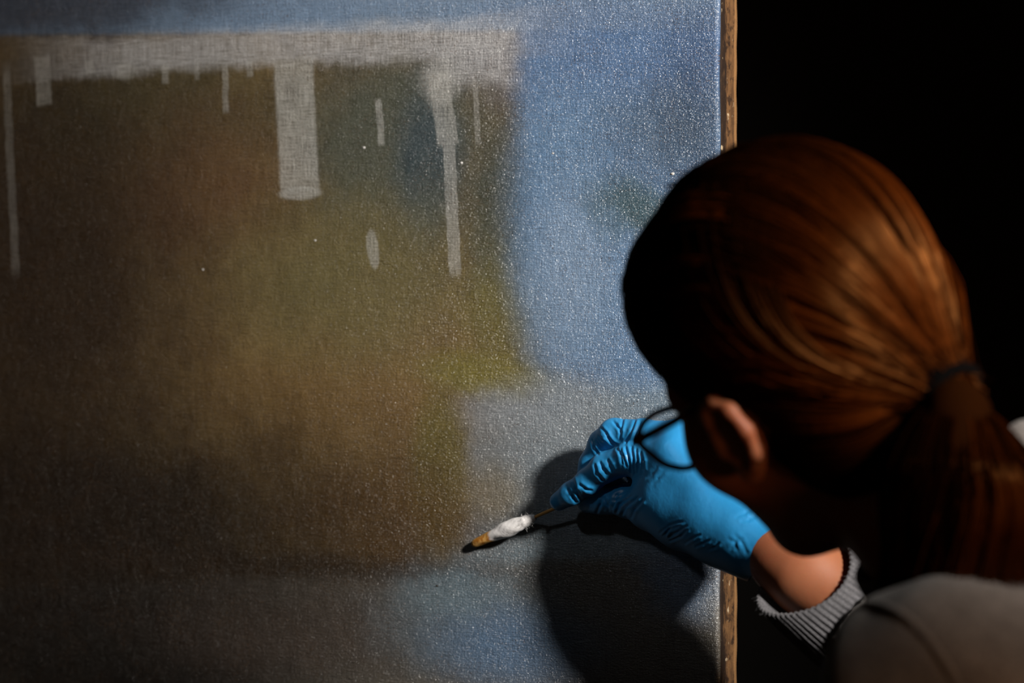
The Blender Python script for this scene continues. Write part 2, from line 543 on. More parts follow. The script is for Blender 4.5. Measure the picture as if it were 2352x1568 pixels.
def edge_material():
    m, nt, bs = new_mat('raw_canvas_edge'); B = NB(nt)
    co = B.obj(); x, y, z = B.sep(co)
    n1 = B.noise(B.comb(B.math('MULTIPLY', y, 3.0), z, 0.0), 45, 5, 0.65)
    yy = B.math('ADD', y, B.math('MULTIPLY', B.math('SUBTRACT', n1, 0.5), 0.034))
    dark = B.ramp(yy, 0.0165, 0.0085)
    c = B.mix(B.ramp(n1, 0.35, 0.65), srgb(76, 52, 31), srgb(108, 77, 47))
    c = B.mix(B.math('MULTIPLY', dark, 0.9), c, srgb(24, 14, 9))
    st = B.noise(co, 130, 4, 0.6)
    c = B.mix(B.ramp(st, 0.50, 0.66, 0, 0.85), c, srgb(30, 17, 10))
    c = B.mix(B.ramp(B.noise(co, 95, 3), 0.66, 0.74, 0, 0.7), c, srgb(196, 176, 146))
    c = B.mix(B.ramp(y, 0.0275, 0.0305, 0, 0.7), c, srgb(142, 104, 64))  # lighter back rim: the light it catches put into the colour
    w = B.math('SINE', B.math('MULTIPLY', z, 2 * math.pi / 0.0011))
    w2 = B.math('SINE', B.math('MULTIPLY', y, 2 * math.pi / 0.0011))
    B.set(bs.inputs['Base Color'], c)
    B.set(bs.inputs['Normal'], B.bump(B.math('ADD', B.math('MAXIMUM', w, w2), B.math('MULTIPLY', st, 4.0)), 0.4, 0.0005))
    bs.inputs['Roughness'].default_value = 0.8
    bs.inputs['Specular IOR Level'].default_value = 0.25
    return m

X0, Z0, Z1, TH = -0.64, -0.28, 0.52, 0.032
painting = empty('painting', tuple(O), (0, 0, -AN))
tag(painting, 'large half-cleaned oil landscape on canvas with drips of varnish, standing before the person', 'painting')
def child(name, me, mat, parent, smooth=True):
    """mesh given in the parent's own coordinates"""
    o = link(name, me, mat, None, smooth)
    o.parent = parent
    return o

def build_painting():
    # front sheet: a grid that rolls over the right edge, painted surface towards -y of the painting
    nx, nz, r = 60, 60, 0.0035
    prof = [(X0 + (XE - r - X0) * i / nx, 0.0) for i in range(nx + 1)]
    prof += [(XE - r + r * math.sin(a), r - r * math.cos(a)) for a in np.linspace(0.25, math.pi / 2, 6)]
    V, F = [], []
    for j in range(nz + 1):
        z = Z0 + (Z1 - Z0) * j / nz
        wob = 0.0003 * math.sin(z * 31) + 0.0002 * math.sin(z * 83 + 1)
        for i, (x, y) in enumerate(prof):
            k = max(0.0, (x - (XE - 0.03)) / 0.03)
            V.append((x + k * wob, y, z))
    n = len(prof)
    for j in range(nz):
        for i in range(n - 1):
            F.append((j * n + i, j * n + i + 1, (j + 1) * n + i + 1, (j + 1) * n + i))
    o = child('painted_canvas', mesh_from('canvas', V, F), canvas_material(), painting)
    md = o.modifiers.new('solid', 'SOLIDIFY'); md.thickness = 0.0012; md.offset = -1
    # tacking edge wrapped round the stretcher side
    V, F = [], []
    ny = 14; nz2 = 240
    for j in range(nz2 + 1):
        z = Z0 + (Z1 - Z0) * j / nz2
        for i in range(ny + 1):
            t = i / ny
            y = r + (TH - r) * t
            b = 0.0002 * math.sin(z * 57 + t * 4) + 0.0002 * math.sin(z * 190 + 9 * t) + 0.0008 * (t > 0.93)
            V.append((XE + 0.0002 + b * min(1, t * 4), y, z))
        V.append((XE - 0.004, TH + 0.0012, z))
    n = ny + 2
    for j in range(nz2):
        for i in range(n - 1):
            F.append((j * n + i, j * n + i + 1, (j + 1) * n + i + 1, (j + 1) * n + i))
    o = child('tacking_edge', mesh_from('edge', V, F), edge_material(), painting)
    md = o.modifiers.new('solid', 'SOLIDIFY'); md.thickness = 0.0012; md.offset = -1
    M_wood = simple('stretcher_wood', srgb(150, 112, 70), 0.7, noise=0.3, nscale=30)
    for b in ((XE - 0.055, XE - 0.0035, 0.004, TH - 0.002, Z0 + 0.003, Z1 - 0.003), (X0 + 0.002, X0 + 0.055, 0.004, TH - 0.002, Z0 + 0.003, Z1 - 0.003),
              (X0 + 0.056, XE - 0.056, 0.004, TH - 0.002, Z1 - 0.056, Z1 - 0.003), (X0 + 0.056, XE - 0.056, 0.004, TH - 0.002, Z0 + 0.003, Z0 + 0.056)):
        child('stretcher_bar', mesh_from('bar', *box_vf(*b)), M_wood, painting, smooth=False)
    # dabs of raised paint and grit that stand off the surface
    M_fl = simple('pale_paint_grit', srgb(196, 192, 188), 0.35)
    M_dk = simple('dark_paint_grit', srgb(40, 30, 20), 0.5)
    for px, py, s, dk in ((836, 339, 5, 0), (1060, 374, 5, 0), (1545, 399, 6, 0), (466, 619, 4, 0), (724, 552, 4, 0), (1270, 352, 3.5, 0), (1004, 1345, 4, 1)):
        x, z = CV(px, py); k = s * 0.72 / 3000
        th = np.linspace(0, 2 * math.pi, 10, endpoint=False)
        V = [(x + 1.15 * k * math.cos(a) * (1 + .2 * math.sin(3 * a + px)), -0.0001, z + 0.8 * k * math.sin(a)) for a in th]
        V += [(x + .6 * k * math.cos(a), -0.5 * k, z + .45 * k * math.sin(a)) for a in th] + [(x, -0.62 * k, z)]
        F = [(i, (i + 1) % 10, 10 + (i + 1) % 10, 10 + i) for i in range(10)] + [(10 + i, 10 + (i + 1) % 10, 20, 20) for i in range(10)]
        child('paint_grit', quads(V, F), M_dk if dk else M_fl, painting)
build_painting()

# ------------------------------------------------------------------ the person: head frame
R_HEAD = np.array([[-0.66, -0.576, -0.483], [0.724, -0.66, -0.201], [-0.203, -0.482, 0.852]])   # columns: forward, left, up
f_ = R_HEAD[:, 0] / np.linalg.norm(R_HEAD[:, 0])
u_ = R_HEAD[:, 2] - f_ * (R_HEAD[:, 2] @ f_); u_ /= np.linalg.norm(u_)
l_ = np.cross(u_, f_)
R_HEAD = np.stack([f_, l_, u_], 1)
HS = 0.925
HC = np.array([0.1809, 1.7689, 1.3752])
def L2W(p):
    return HC + HS * (R_HEAD @ np.asarray(p, float))
def to_local(X):
    return ((X - HC.astype(np.float32)) @ R_HEAD.astype(np.float32)) / HS

NECK = P(2300, 1415, 1.78)
SH_L = P(2150, 1612, 1.66)
SH_R = np.array([0.44, 1.80, 1.285])
WRIST = H(1752, 1243, 0.073)
ELBOW = np.array([0.37, 1.97, 1.10])
FORE_A = P(1856, 1318, 2.066); FORE_B = FORE_A + 0.3 * (ELBOW - FORE_A)      # forearm where it enters the cuff and inside it

def head_sdf(X):
    q = to_local(X)
    m = q * np.array([1, 0, 1], np.float32) + np.abs(q) * np.array([0, 1, 0], np.float32)   # mirrored left/right
    d = ell(q, (0.0, 0, 0.035), (0.092, 0.072, 0.112))
    d = smin(d, ell(q, (0.036, 0, -0.03), (0.056, 0.056, 0.082)), 0.03)
    d = smin(d, cap(m, (-0.008, 0.048, -0.040), (0.060, 0.014, -0.092), 0.014, 0.014), 0.022)
    d = smin(d, ell(q, (0.068, 0, -0.089), (0.018, 0.02, 0.014)), 0.018)
    d = smin(d, ell(m, (0.060, 0.043, -0.012), (0.022, 0.022, 0.026)), 0.02)
    d = smin(d, cap(m, (0.078, 0.012, 0.043), (0.060, 0.050, 0.034), 0.011, 0.011), 0.012)
    d = smax(d, -ell(m, (0.096, 0.031, 0.022), (0.013, 0.013, 0.010)), 0.008)
    d = smin(d, cap(q, (0.088, 0, 0.03), (0.106, 0, -0.012), 0.007, 0.010), 0.010)
    d = smin(d, ell(m, (0.093, 0.012, -0.016), (0.010, 0.008, 0.007)), 0.006)
    d = smin(d, cap(m, (0.092, 0, -0.046), (0.083, 0.022, -0.049), 0.006, 0.003), 0.006)
    d = smin(d, cap(m, (0.090, 0, -0.058), (0.083, 0.019, -0.054), 0.0065, 0.003), 0.006)
    # ear: a thin dished plate with a rolled rim and a lobe
    m = m - np.array([0.016, 0, 0.004], np.float32)
    rim = [(0.008, 0.079, 0.018), (0.002, 0.082, 0.028), (-0.010, 0.085, 0.033), (-0.022, 0.088, 0.026), (-0.026, 0.088, 0.010), (-0.022, 0.086, -0.006), (-0.013, 0.082, -0.017), (-0.003, 0.078, -0.022), (0.003, 0.076, -0.016)]
    e = ell(m, (-0.008, 0.079, 0.006), (0.020, 0.006, 0.028))
    e = smax(e, -ell(m, (-0.006, 0.088, 0.007), (0.014, 0.009, 0.020)), 0.004)
    for a, b in zip(rim[:-1], rim[1:]):
        e = smin(e, cap(m, a, b, 0.0042, 0.0042), 0.005)
    e = smin(e, ell(m, (-0.003, 0.077, -0.020), (0.008, 0.005, 0.009)), 0.006)
    e = smin(e, cap(m, (0.011, 0.077, 0.006), (0.012, 0.078, -0.006), 0.004, 0.004), 0.005)
    d = smin(d, e, 0.006)
    return d * HS

def arm_sdf(X):
    d = chain(X, [(SH_R, 0.046), (ELBOW, 0.037), (FORE_B, 0.0275), (FORE_A, 0.0270), (0.45 * WRIST + 0.55 * FORE_A, 0.0240), (WRIST, 0.0212)], 0.012)
    fw = (WRIST - FORE_A) / np.linalg.norm(WRIST - FORE_A)
    return smin(d, cap(X, WRIST, WRIST + fw * 0.02, 0.0195, 0.017), 0.01)

def body_sdf(X):
    d = head_sdf(X)
    n0 = L2W((-0.022, 0, -0.045)); n1 = L2W((-0.035, 0, -0.10))
    d = smin(d, chain(X, [(n0, 0.045), (n1, 0.046), (NECK, 0.052)], 0.03), 0.018)
    tor = cap(X, SH_L + (0.03, 0.03, -0.03), SH_R, 0.040, 0.040)
    tor = smin(tor, cap(X, NECK + (0.03, 0, -0.06), NECK + (0.10, 0.02, -0.35), 0.075, 0.10), 0.06)
    d = smin(d, tor, 0.05)
    return smin(d, arm_sdf(X), 0.03)

def skin_material():
    m, nt, bs = new_mat('skin'); B = NB(nt)
    co = B.obj()
    n = B.noise(co, 60, 4, 0.6); n2 = B.noise(co, 900, 2, 0.5)
    c = B.mix(n, srgb(140, 84, 56), srgb(160, 100, 70))
    c = B.mix(B.ramp(B.noise(co, 22, 3), 0.45, 0.7, 0, 0.4), c, srgb(150, 72, 48))
    B.set(bs.inputs['Base Color'], c)
    bs.inputs['Subsurface Weight'].default_value = 0.35
    bs.inputs['Subsurface Radius'].default_value = (1.0, 0.25, 0.1)
    bs.inputs['Subsurface Scale'].default_value = 0.010
    bs.inputs['Roughness'].default_value = 0.5
    bs.inputs['Specular IOR Level'].default_value = 0.35
    B.set(bs.inputs['Normal'], B.bump(n2, 0.3, 0.0003))
    return m

V, F = surface_nets(body_sdf, (0.02, 1.52, 1.02), (0.46, 2.18, 1.56), 0.003)
person = link('person', mesh_from('person', V, F), skin_material())
tag(person, 'person with red-brown ponytail, glasses and grey sweater, leaning in to clean the canvas', 'person')

# eyes and mouth line (turned away from the camera, but there)
M_eye = simple('eye_white', (0.7, 0.68, 0.64), 0.2)
M_iris = simple('iris', (0.05, 0.03, 0.02), 0.15)
for s in (1, -1):
    bm_v, bm_f = [], []
    c = L2W((0.076, 0.030 * s, 0.022)); r = 0.0118 * HS
    nu, nv = 16, 10
    for j in range(nv + 1):
        a = math.pi * j / nv
        for i in range(nu):
            b = 2 * math.pi * i / nu
            dv = R_HEAD @ np.array([math.cos(a), math.sin(a) * math.cos(b), math.sin(a) * math.sin(b)])
            bm_v.append(c + r * dv)
    for j in range(nv):
        for i in range(nu):
            k = (i + 1) % nu
            bm_f.append((j * nu + i, j * nu + k, (j + 1) * nu + k, (j + 1) * nu + i))
    me = mesh_from('eye', bm_v, bm_f)
    o = link('eye', me, [M_eye, M_iris], person)
    for p in me.polygons:
        if p.index < nu * 3: p.material_index = 1

# ------------------------------------------------------------------ hair
TIE = P(2172, 888, 1.69)
TIE_L = (R_HEAD.T @ (TIE - HC)) / HS
def hair_sdf(X):
    q = to_local(X)
    m = q * np.array([1, 0, 1], np.float32) + np.abs(q) * np.array([0, 1, 0], np.float32)
    d = ell(q, (-0.008, 0, 0.045), (0.0975, 0.080, 0.113))
    d = smin(d, ell(q, (0.050, 0.0, 0.080), (0.043, 0.056, 0.048)), 0.02)
    d = smin(d, ell(q, (-0.036, -0.004, 0.056), (0.080, 0.070, 0.098)), 0.02)
    d = smin(d, cap(q, (-0.07, 0.0, 0.02), TIE_L, 0.045, 0.012), 0.03)
    d = smin(d, ell(q, (-0.040, 0.036, -0.018), (0.042, 0.042, 0.048)), 0.02)
    # cut away the face, the ears and below the nape
    face = ell(q, (0.118, 0, -0.040), (0.085, 0.088, 0.105))
    d = smax(d, -face, 0.006)
    nape = q[..., 2] + 0.058 - 0.55 * np.clip(q[..., 0] + 0.02, 0, 1) + 0.25 * np.clip(-q[..., 0] - 0.05, 0, 1)
    d = smax(d, -nape, 0.012)
    d = smax(d, -cap(m, (0.012, 0.088, 0.006), (0.010, 0.12, 0.002), 0.029, 0.034), 0.006)
    return d * HS

def hair_material(name, light):
    m, nt, bs = new_mat(name); B = NB(nt)
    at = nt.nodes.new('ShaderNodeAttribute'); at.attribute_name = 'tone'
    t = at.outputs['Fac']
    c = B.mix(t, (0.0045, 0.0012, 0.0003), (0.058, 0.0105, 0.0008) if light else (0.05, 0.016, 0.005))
    B.set(bs.inputs['Base Color'], c)
    bs.inputs['Roughness'].default_value = 0.32
    bs.inputs['Specular IOR Level'].default_value = 0.6
    B.set(bs.inputs['Specular IOR Level'], B.math('MULTIPLY', B.math('POWER', t, 1.7), 0.62))
    B.set(bs.inputs['Specular Tint'], (1.0, 0.40, 0.10))
    return m
M_hair = hair_material('red_brown_hair', True)
M_cap = simple('dark_hair_roots', (0.014, 0.004, 0.001), 0.8, noise=0.3, nscale=60, spec=0.0)

V, F = surface_nets(lambda X: hair_sdf(X) + 0.0018, (0.0, 1.60, 1.27), (0.34, 1.93, 1.56), 0.0028)
hair = link('hair', mesh_from('hair', V, F), M_cap, person)
tag(hair, 'red-brown hair combed back to a low ponytail')

def strands_mesh(name, paths, tones, r0=0.00042):
    """paths (n, k, 3): three-sided tapering tubes in one mesh"""
    paths = np.asarray(paths); n, k, _ = paths.shape
    T = np.gradient(paths, axis=1); T /= np.linalg.norm(T, axis=2)[..., None] + 1e-12
    ref = np.array([0.21, -0.93, 0.30])
    A = np.cross(T, ref); A /= np.linalg.norm(A, axis=2)[..., None] + 1e-12
    Bv = np.cross(T, A)
    taper = np.ones(k); taper[-1] = 0.35; taper[0] = 0.5
    rr = (r0 * (0.7 + 0.6 * rng.random(n)))[:, None] * taper[None]
    V = []
    for a in (0, 2 * math.pi / 3, 4 * math.pi / 3):
        V.append(paths + rr[..., None] * (math.cos(a) * A + math.sin(a) * Bv))
    V = np.stack(V, 2).reshape(-1, 3)                       # n,k,3 sides
    i = np.arange(n)[:, None, None] * k * 3; j = np.arange(k - 1)[None, :, None] * 3; s = np.arange(3)[None, None, :]; s2 = (s + 1) % 3
    F = np.stack([i + j + s, i + j + s2, i + j + 3 + s2, i + j + 3 + s], -1).reshape(-1, 4)
    me = mesh_from(name, V, F)
    at = me.attributes.new('tone', 'FLOAT', 'POINT')
    tn = np.asarray(tones, np.float32)
    if tn.ndim == 1: tn = np.repeat(tn[:, None], k, 1)
    at.data.foreach_set('value', np.repeat(tn.ravel(), 3).astype(np.float32))
    return me

def head_strands(N, K=22):
    C0 = np.array([0.0, 0, 0.035])
    T_dir = TIE_L - C0
    S, Mid, keys = [], [], []
    for i in range(N):
        if i % 6 == 5:    # crown, straight back
            f = rng.uniform(-0.06, 0.06); a = rng.uniform(-1, 1)
            s = np.array([f, 0.055 * a, 0.15 - 0.02 * abs(a)])
            mid = np.array([-0.085, 0.075 * a, 0.105])
            t = 0; sg = 1
            keys.append(40 + a * 3)
        elif i % 5 < 3:     # hairline from temple over the forehead, swept back over the crown and sides
            a = rng.uniform(-1, 1)
            az = a * 1.75
            s = np.array([0.085 * math.cos(az) + 0.01, 0.075 * math.sin(az), 0.075 - 0.045 * min(1, abs(a) ** 1.5 * 1.2)])
            w = math.cos(az * 0.88)
            mid = np.array([0.00 - 0.03 * (1 - w), 0.085 * math.sin(az), 0.10 * max(0, w) + 0.04])
        elif i % 5 == 3:  # from a parting on the crown, swept down the side and back
            f = rng.uniform(-0.06, 0.07); sg = 1 if rng.random() < 0.7 else -1
            s = np.array([f, 0.004 * sg, 0.15])
            mid = np.array([f + 0.01, 0.105 * sg, 0.055])
        else:             # low side and nape
            sg = 1 if rng.random() < 0.6 else -1
            t = rng.random()
            s = np.array([0.03 - 0.065 * t, 0.072 * sg, 0.045 - 0.100 * t])
            mid = np.array([-0.05 - 0.02 * t, 0.06 * sg, 0.015 - 0.065 * t])
        s = s - C0; mid = mid - C0
        if i % 6 != 5: keys.append(a * 2.2 if i % 5 < 3 else (10 + f * 14 + 3 * sg) if i % 5 == 3 else (20 + t * 1.2 + 2 * sg))
        s += rng.normal(0, 0.004, 3)
        S.append(s); Mid.append(mid)
    S = np.array(S); Mid = np.array(Mid)
    t = np.linspace(0, 1, K)[None, :, None]
    b = (1 - t) ** 2 * S[:, None] + 2 * t * (1 - t) * Mid[:, None] * 1.25 + t ** 2 * T_dir[None, None]
    D = b / np.linalg.norm(b, axis=2)[..., None]
    # march outward to the hair surface
    Dw = D @ R_HEAD.T
    cw = L2W(C0)
    lo = np.full(D.shape[:2], 0.02); hi = np.full(D.shape[:2], 0.20)
    for _ in range(16):
        mid_ = (lo + hi) / 2
        v = hair_sdf((cw + Dw * mid_[..., None]).astype(np.float32))
        ins = v < 0
        lo = np.where(ins, mid_, lo); hi = np.where(ins, hi, mid_)
    # clumps: neighbours share a lift and a tone
    tab = rng.random((6, 400))
    def vnoise(x, row):
        i = np.floor(x).astype(int); u = x - i; u = u * u * (3 - 2 * u)
        return tab[row, i % 400] * (1 - u) + tab[row, (i + 1) % 400] * u
    KEYS = np.array(keys) + 50
    clump = 0.6 * vnoise(KEYS * 9, 0) + 0.4 * vnoise(KEYS * 31, 1)
    clump = np.clip((clump - 0.5) * 1.8 + 0.5, 0, 1)
    lift = 0.0003 + 0.0034 * clump[:, None] * np.sin(np.linspace(0.3, math.pi - 0.15, K))[None] + rng.normal(0, 0.0005, (N, 1))
    rad = lo + lift
    tipmix = np.linspace(0, 1, K)[None, :, None] ** 8
    W = cw + Dw * rad[..., None]
    end = TIE + rng.normal(0, 0.006, (N, 3))[:, None]
    W = W * (1 - tipmix) + end * tipmix
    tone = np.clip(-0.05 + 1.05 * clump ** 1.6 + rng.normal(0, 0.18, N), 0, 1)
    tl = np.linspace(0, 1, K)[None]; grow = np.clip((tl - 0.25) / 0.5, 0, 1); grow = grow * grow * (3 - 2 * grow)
    return W, tone[:, None] * (0.06 + 0.94 * grow)      # dark roots drawn out long: shade on the front hair put into the tone
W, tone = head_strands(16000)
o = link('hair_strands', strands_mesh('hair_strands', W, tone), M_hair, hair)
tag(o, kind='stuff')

# a few loose flyaway hairs over the forehead
fl = []
for i in range(70):
    t = rng.random()
    a = P(1575 + 130 * t, 425 - 55 * t + rng.normal(0, 6), HC[1] + 0.02 + rng.normal(0, 0.01))
    d1 = np.array([-1.0, rng.normal(0, 0.4), 0.35 + rng.normal(0, .25)])
    d1 /= np.linalg.norm(d1)
    L = rng.uniform(0.006, 0.018)
    fl.append([a + d1 * L * t + np.array([0, 0, -1]) * 0.45 * L * t * t for t in np.linspace(-0.6, 1, 9)])
o = link('flyaway_hair', strands_mesh('flyaway_hair', fl, np.full(70, 0.15), 0.0003), M_hair, hair)
tag(o, kind='stuff')

# ponytail
pt_axis = [TIE, P(2200, 955, 1.672), P(2212, 1060, 1.658), P(2212, 1190, 1.668), P(2208, 1400, 1.71)]
def pony_sdf(X):
    r = [0.012, 0.017, 0.020, 0.020, 0.012]
    return chain(X, list(zip(pt_axis, r)), 0.01)
V, F = surface_nets(pony_sdf, (0.14, 1.60, 1.18), (0.34, 1.82, 1.41), 0.003)
pony = link('ponytail', mesh_from('ponytail', V, F), M_cap, person)
tag(pony, 'loose wavy ponytail falling over the collar')
def pony_strands(N, K=20):
    paths, tones = [], []
    for i in range(N):
        c = rng.integers(0, 26)
        rr = np.random.default_rng(int(c) + 100)
        ca, cr, w1, w2, ph = rr.uniform(0, 2 * math.pi), math.sqrt(rr.uniform(0.05, 1)), rr.uniform(0.2, 1), rr.uniform(1.0, 2.2), rr.uniform(0, 6.28)
        a = ca + rng.normal(0, 0.28); q = min(1.05, abs(cr + rng.normal(0, 0.12)))
        ex, ey = math.cos(a) * q, math.sin(a) * q
        pts = []
        for t in np.linspace(0, rng.uniform(0.82, 1.0), K):
            s = t * 4; k = min(int(s), 3); u = s - k
            c0 = pt_axis[k] * (1 - u) + pt_axis[k + 1] * u
            wdt = 0.010 + 0.034 * (1 - (1 - min(1, t * 1.25)) ** 2)
            wave = 0.010 * t * math.sin(w2 * 3.6 * t + ph)
            fan = ex * (0.72 if ex < 0 else 0.55 + 0.45 * t) * wdt * (1.0 + 0.75 * t)
            pts.append(c0 + np.array([fan + wave, ey * wdt * 0.75 + 0.004 * t * math.cos(w2 * 3 * t + ph), -0.010 * t * w1]))
        paths.append(pts); tones.append(np.clip(-0.05 + 0.95 * rr.random() ** 1.8 + rng.normal(0, 0.12), 0, 1))
    return np.array(paths), tones
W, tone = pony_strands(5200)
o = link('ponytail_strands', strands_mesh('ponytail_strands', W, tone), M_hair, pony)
tag(o, kind='stuff')

# hair tie: twisted dark band
M_tie = simple('black_elastic', (0.002, 0.0016, 0.0015), 0.95, noise=0.3, nscale=300, spec=0.03)
tdir = pt_axis[1] - L2W((-0.06, 0, 0.02)); tdir /= np.linalg.norm(tdir)
ta = np.cross(tdir, [0, 0, 1.0]); ta /= np.linalg.norm(ta); tb = np.cross(tdir, ta)
pts = []
for a in np.linspace(0, 6 * math.pi, 90, endpoint=False):
    pts.append(TIE + 0.016 * (math.cos(a) * ta + math.sin(a) * tb) + tdir * (0.0055 * math.sin(a / 3.0)))
Vt, Ft = tube_vf(pts, 0.0042 + 0.0008 * np.sin(np.linspace(0, 40, 90)), 10, closed=True)
tag(link('hair_tie', mesh_from('hair_tie', Vt, Ft), M_tie, person), 'black hair tie')

# ------------------------------------------------------------------ eyeglasses
def glasses():
    M_fr, nt, bs = new_mat('tortoise_acetate'); B = NB(nt)
    co = B.obj()
    c = B.mix(B.ramp(B.noise(co, 110, 3, 0.6), 0.5, 0.62), (0.003, 0.0015, 0.001), (0.050, 0.020, 0.005))
    B.set(bs.inputs['Base Color'], c); bs.inputs['Roughness'].default_value = 0.55; bs.inputs['Specular IOR Level'].default_value = 0.15
    M_dk = simple('dark_acetate', (0.006, 0.003, 0.002), 0.3)
    M_gl, nt, bs = new_mat('lens_glass')
    bs.inputs['Base Color'].default_value = (1, 1, 1, 1); bs.inputs['Transmission Weight'].default_value = 1.0
    bs.inputs['Roughness'].default_value = 0.0; bs.inputs['IOR'].default_value = 1.0 + 1e-3
    bs.inputs['Specular IOR Level'].default_value = 0.5
    root = empty('eyeglasses', tuple(L2W((0.1, 0, 0.02))))
    tag(root, 'dark tortoiseshell eyeglasses worn by the person, seen from behind the temple', 'eyeglasses')
    H0 = P(1470, 1000, 1.783)
    def onplane(px, py):
        dr = np.array([(px - 1176) / FPX, 1, -(py - 784) / FPX]); o = np.array([0, 0, CAMZ])
        return o + dr * (((H0 - o) @ f_) / (dr @ f_))
    out = [(1504, 949), (1481, 967), (1470, 988), (1464, 1008), (1478, 1027), (1497, 1044), (1522, 1063), (1547, 1072), (1573, 1075), (1601, 1066), (1628, 1040), (1636, 1004), (1622, 966), (1590, 942), (1545, 936)]
    L = np.array([onplane(*p) for p in out])
    L = smooth_path(np.vstack([L, L[:1]]), 61)[:-1]
    mirror = lambda Q: Q - 2 * ((Q - HC) @ l_)[:, None] * l_[None]
    fr_pts = {}
    for k, loop in enumerate((L, mirror(L))):
        Vr, Fr = tube_vf(loop, 0.0021, 8, closed=True)
        link('rim', mesh_from('rim', Vr, Fr), M_dk, root)
        c = loop.mean(0)
        n = len(loop)
        ring = c + (loop - c) * 0.985
        V = np.vstack([ring + f_ * 0.0006, ring - f_ * 0.0006, c[None] + f_ * 0.0014, c[None] + f_ * 0.0002])
        Fq = [(i, (i + 1) % n, 2 * n, 2 * n) for i in range(n)] + [(n + (i + 1) % n, n + i, 2 * n + 1, 2 * n + 1) for i in range(n)] + [(i, n + i, n + (i + 1) % n, (i + 1) % n) for i in range(n)]
        link('lens', quads(V, Fq), M_gl, root)
    # bridge
    a = L[np.argmin((L - HC) @ l_)]
    b = mirror(a[None])[0]
    mid = (a + b) / 2 + f_ * 0.004 + u_ * 0.003
    Vb, Fb = tube_vf(smooth_path([a, mid, b], 12), 0.0017, 8)
    link('bridge', quads(Vb, Fb), M_dk, root)
    # end pieces and temple arms
    hinge = P(1462, 1011, 1.781)
    ear = L2W((0.008, 0.082, 0.040))
    arm = [P(1460, 1012, 1.778), P(1484, 1001, 1.769), P(1522, 981, 1.757), P(1560, 960, 1.748), 0.5 * P(1560, 960, 1.748) + 0.5 * ear, ear, L2W((-0.010, 0.080, 0.026)), L2W((-0.018, 0.076, 0.004))]
    arm = smooth_path(arm, 40)
    for A in (arm, mirror(arm)):
        Va, Fa = tube_vf(A, np.interp(np.linspace(0, 1, 40), [0, .06, .12, 0.75, 1], [0.0036, 0.0036, 0.0026, 0.0024, 0.0022]), 8)
        link('temple_arm', quads(Va, Fa), M_fr, root)
glasses()

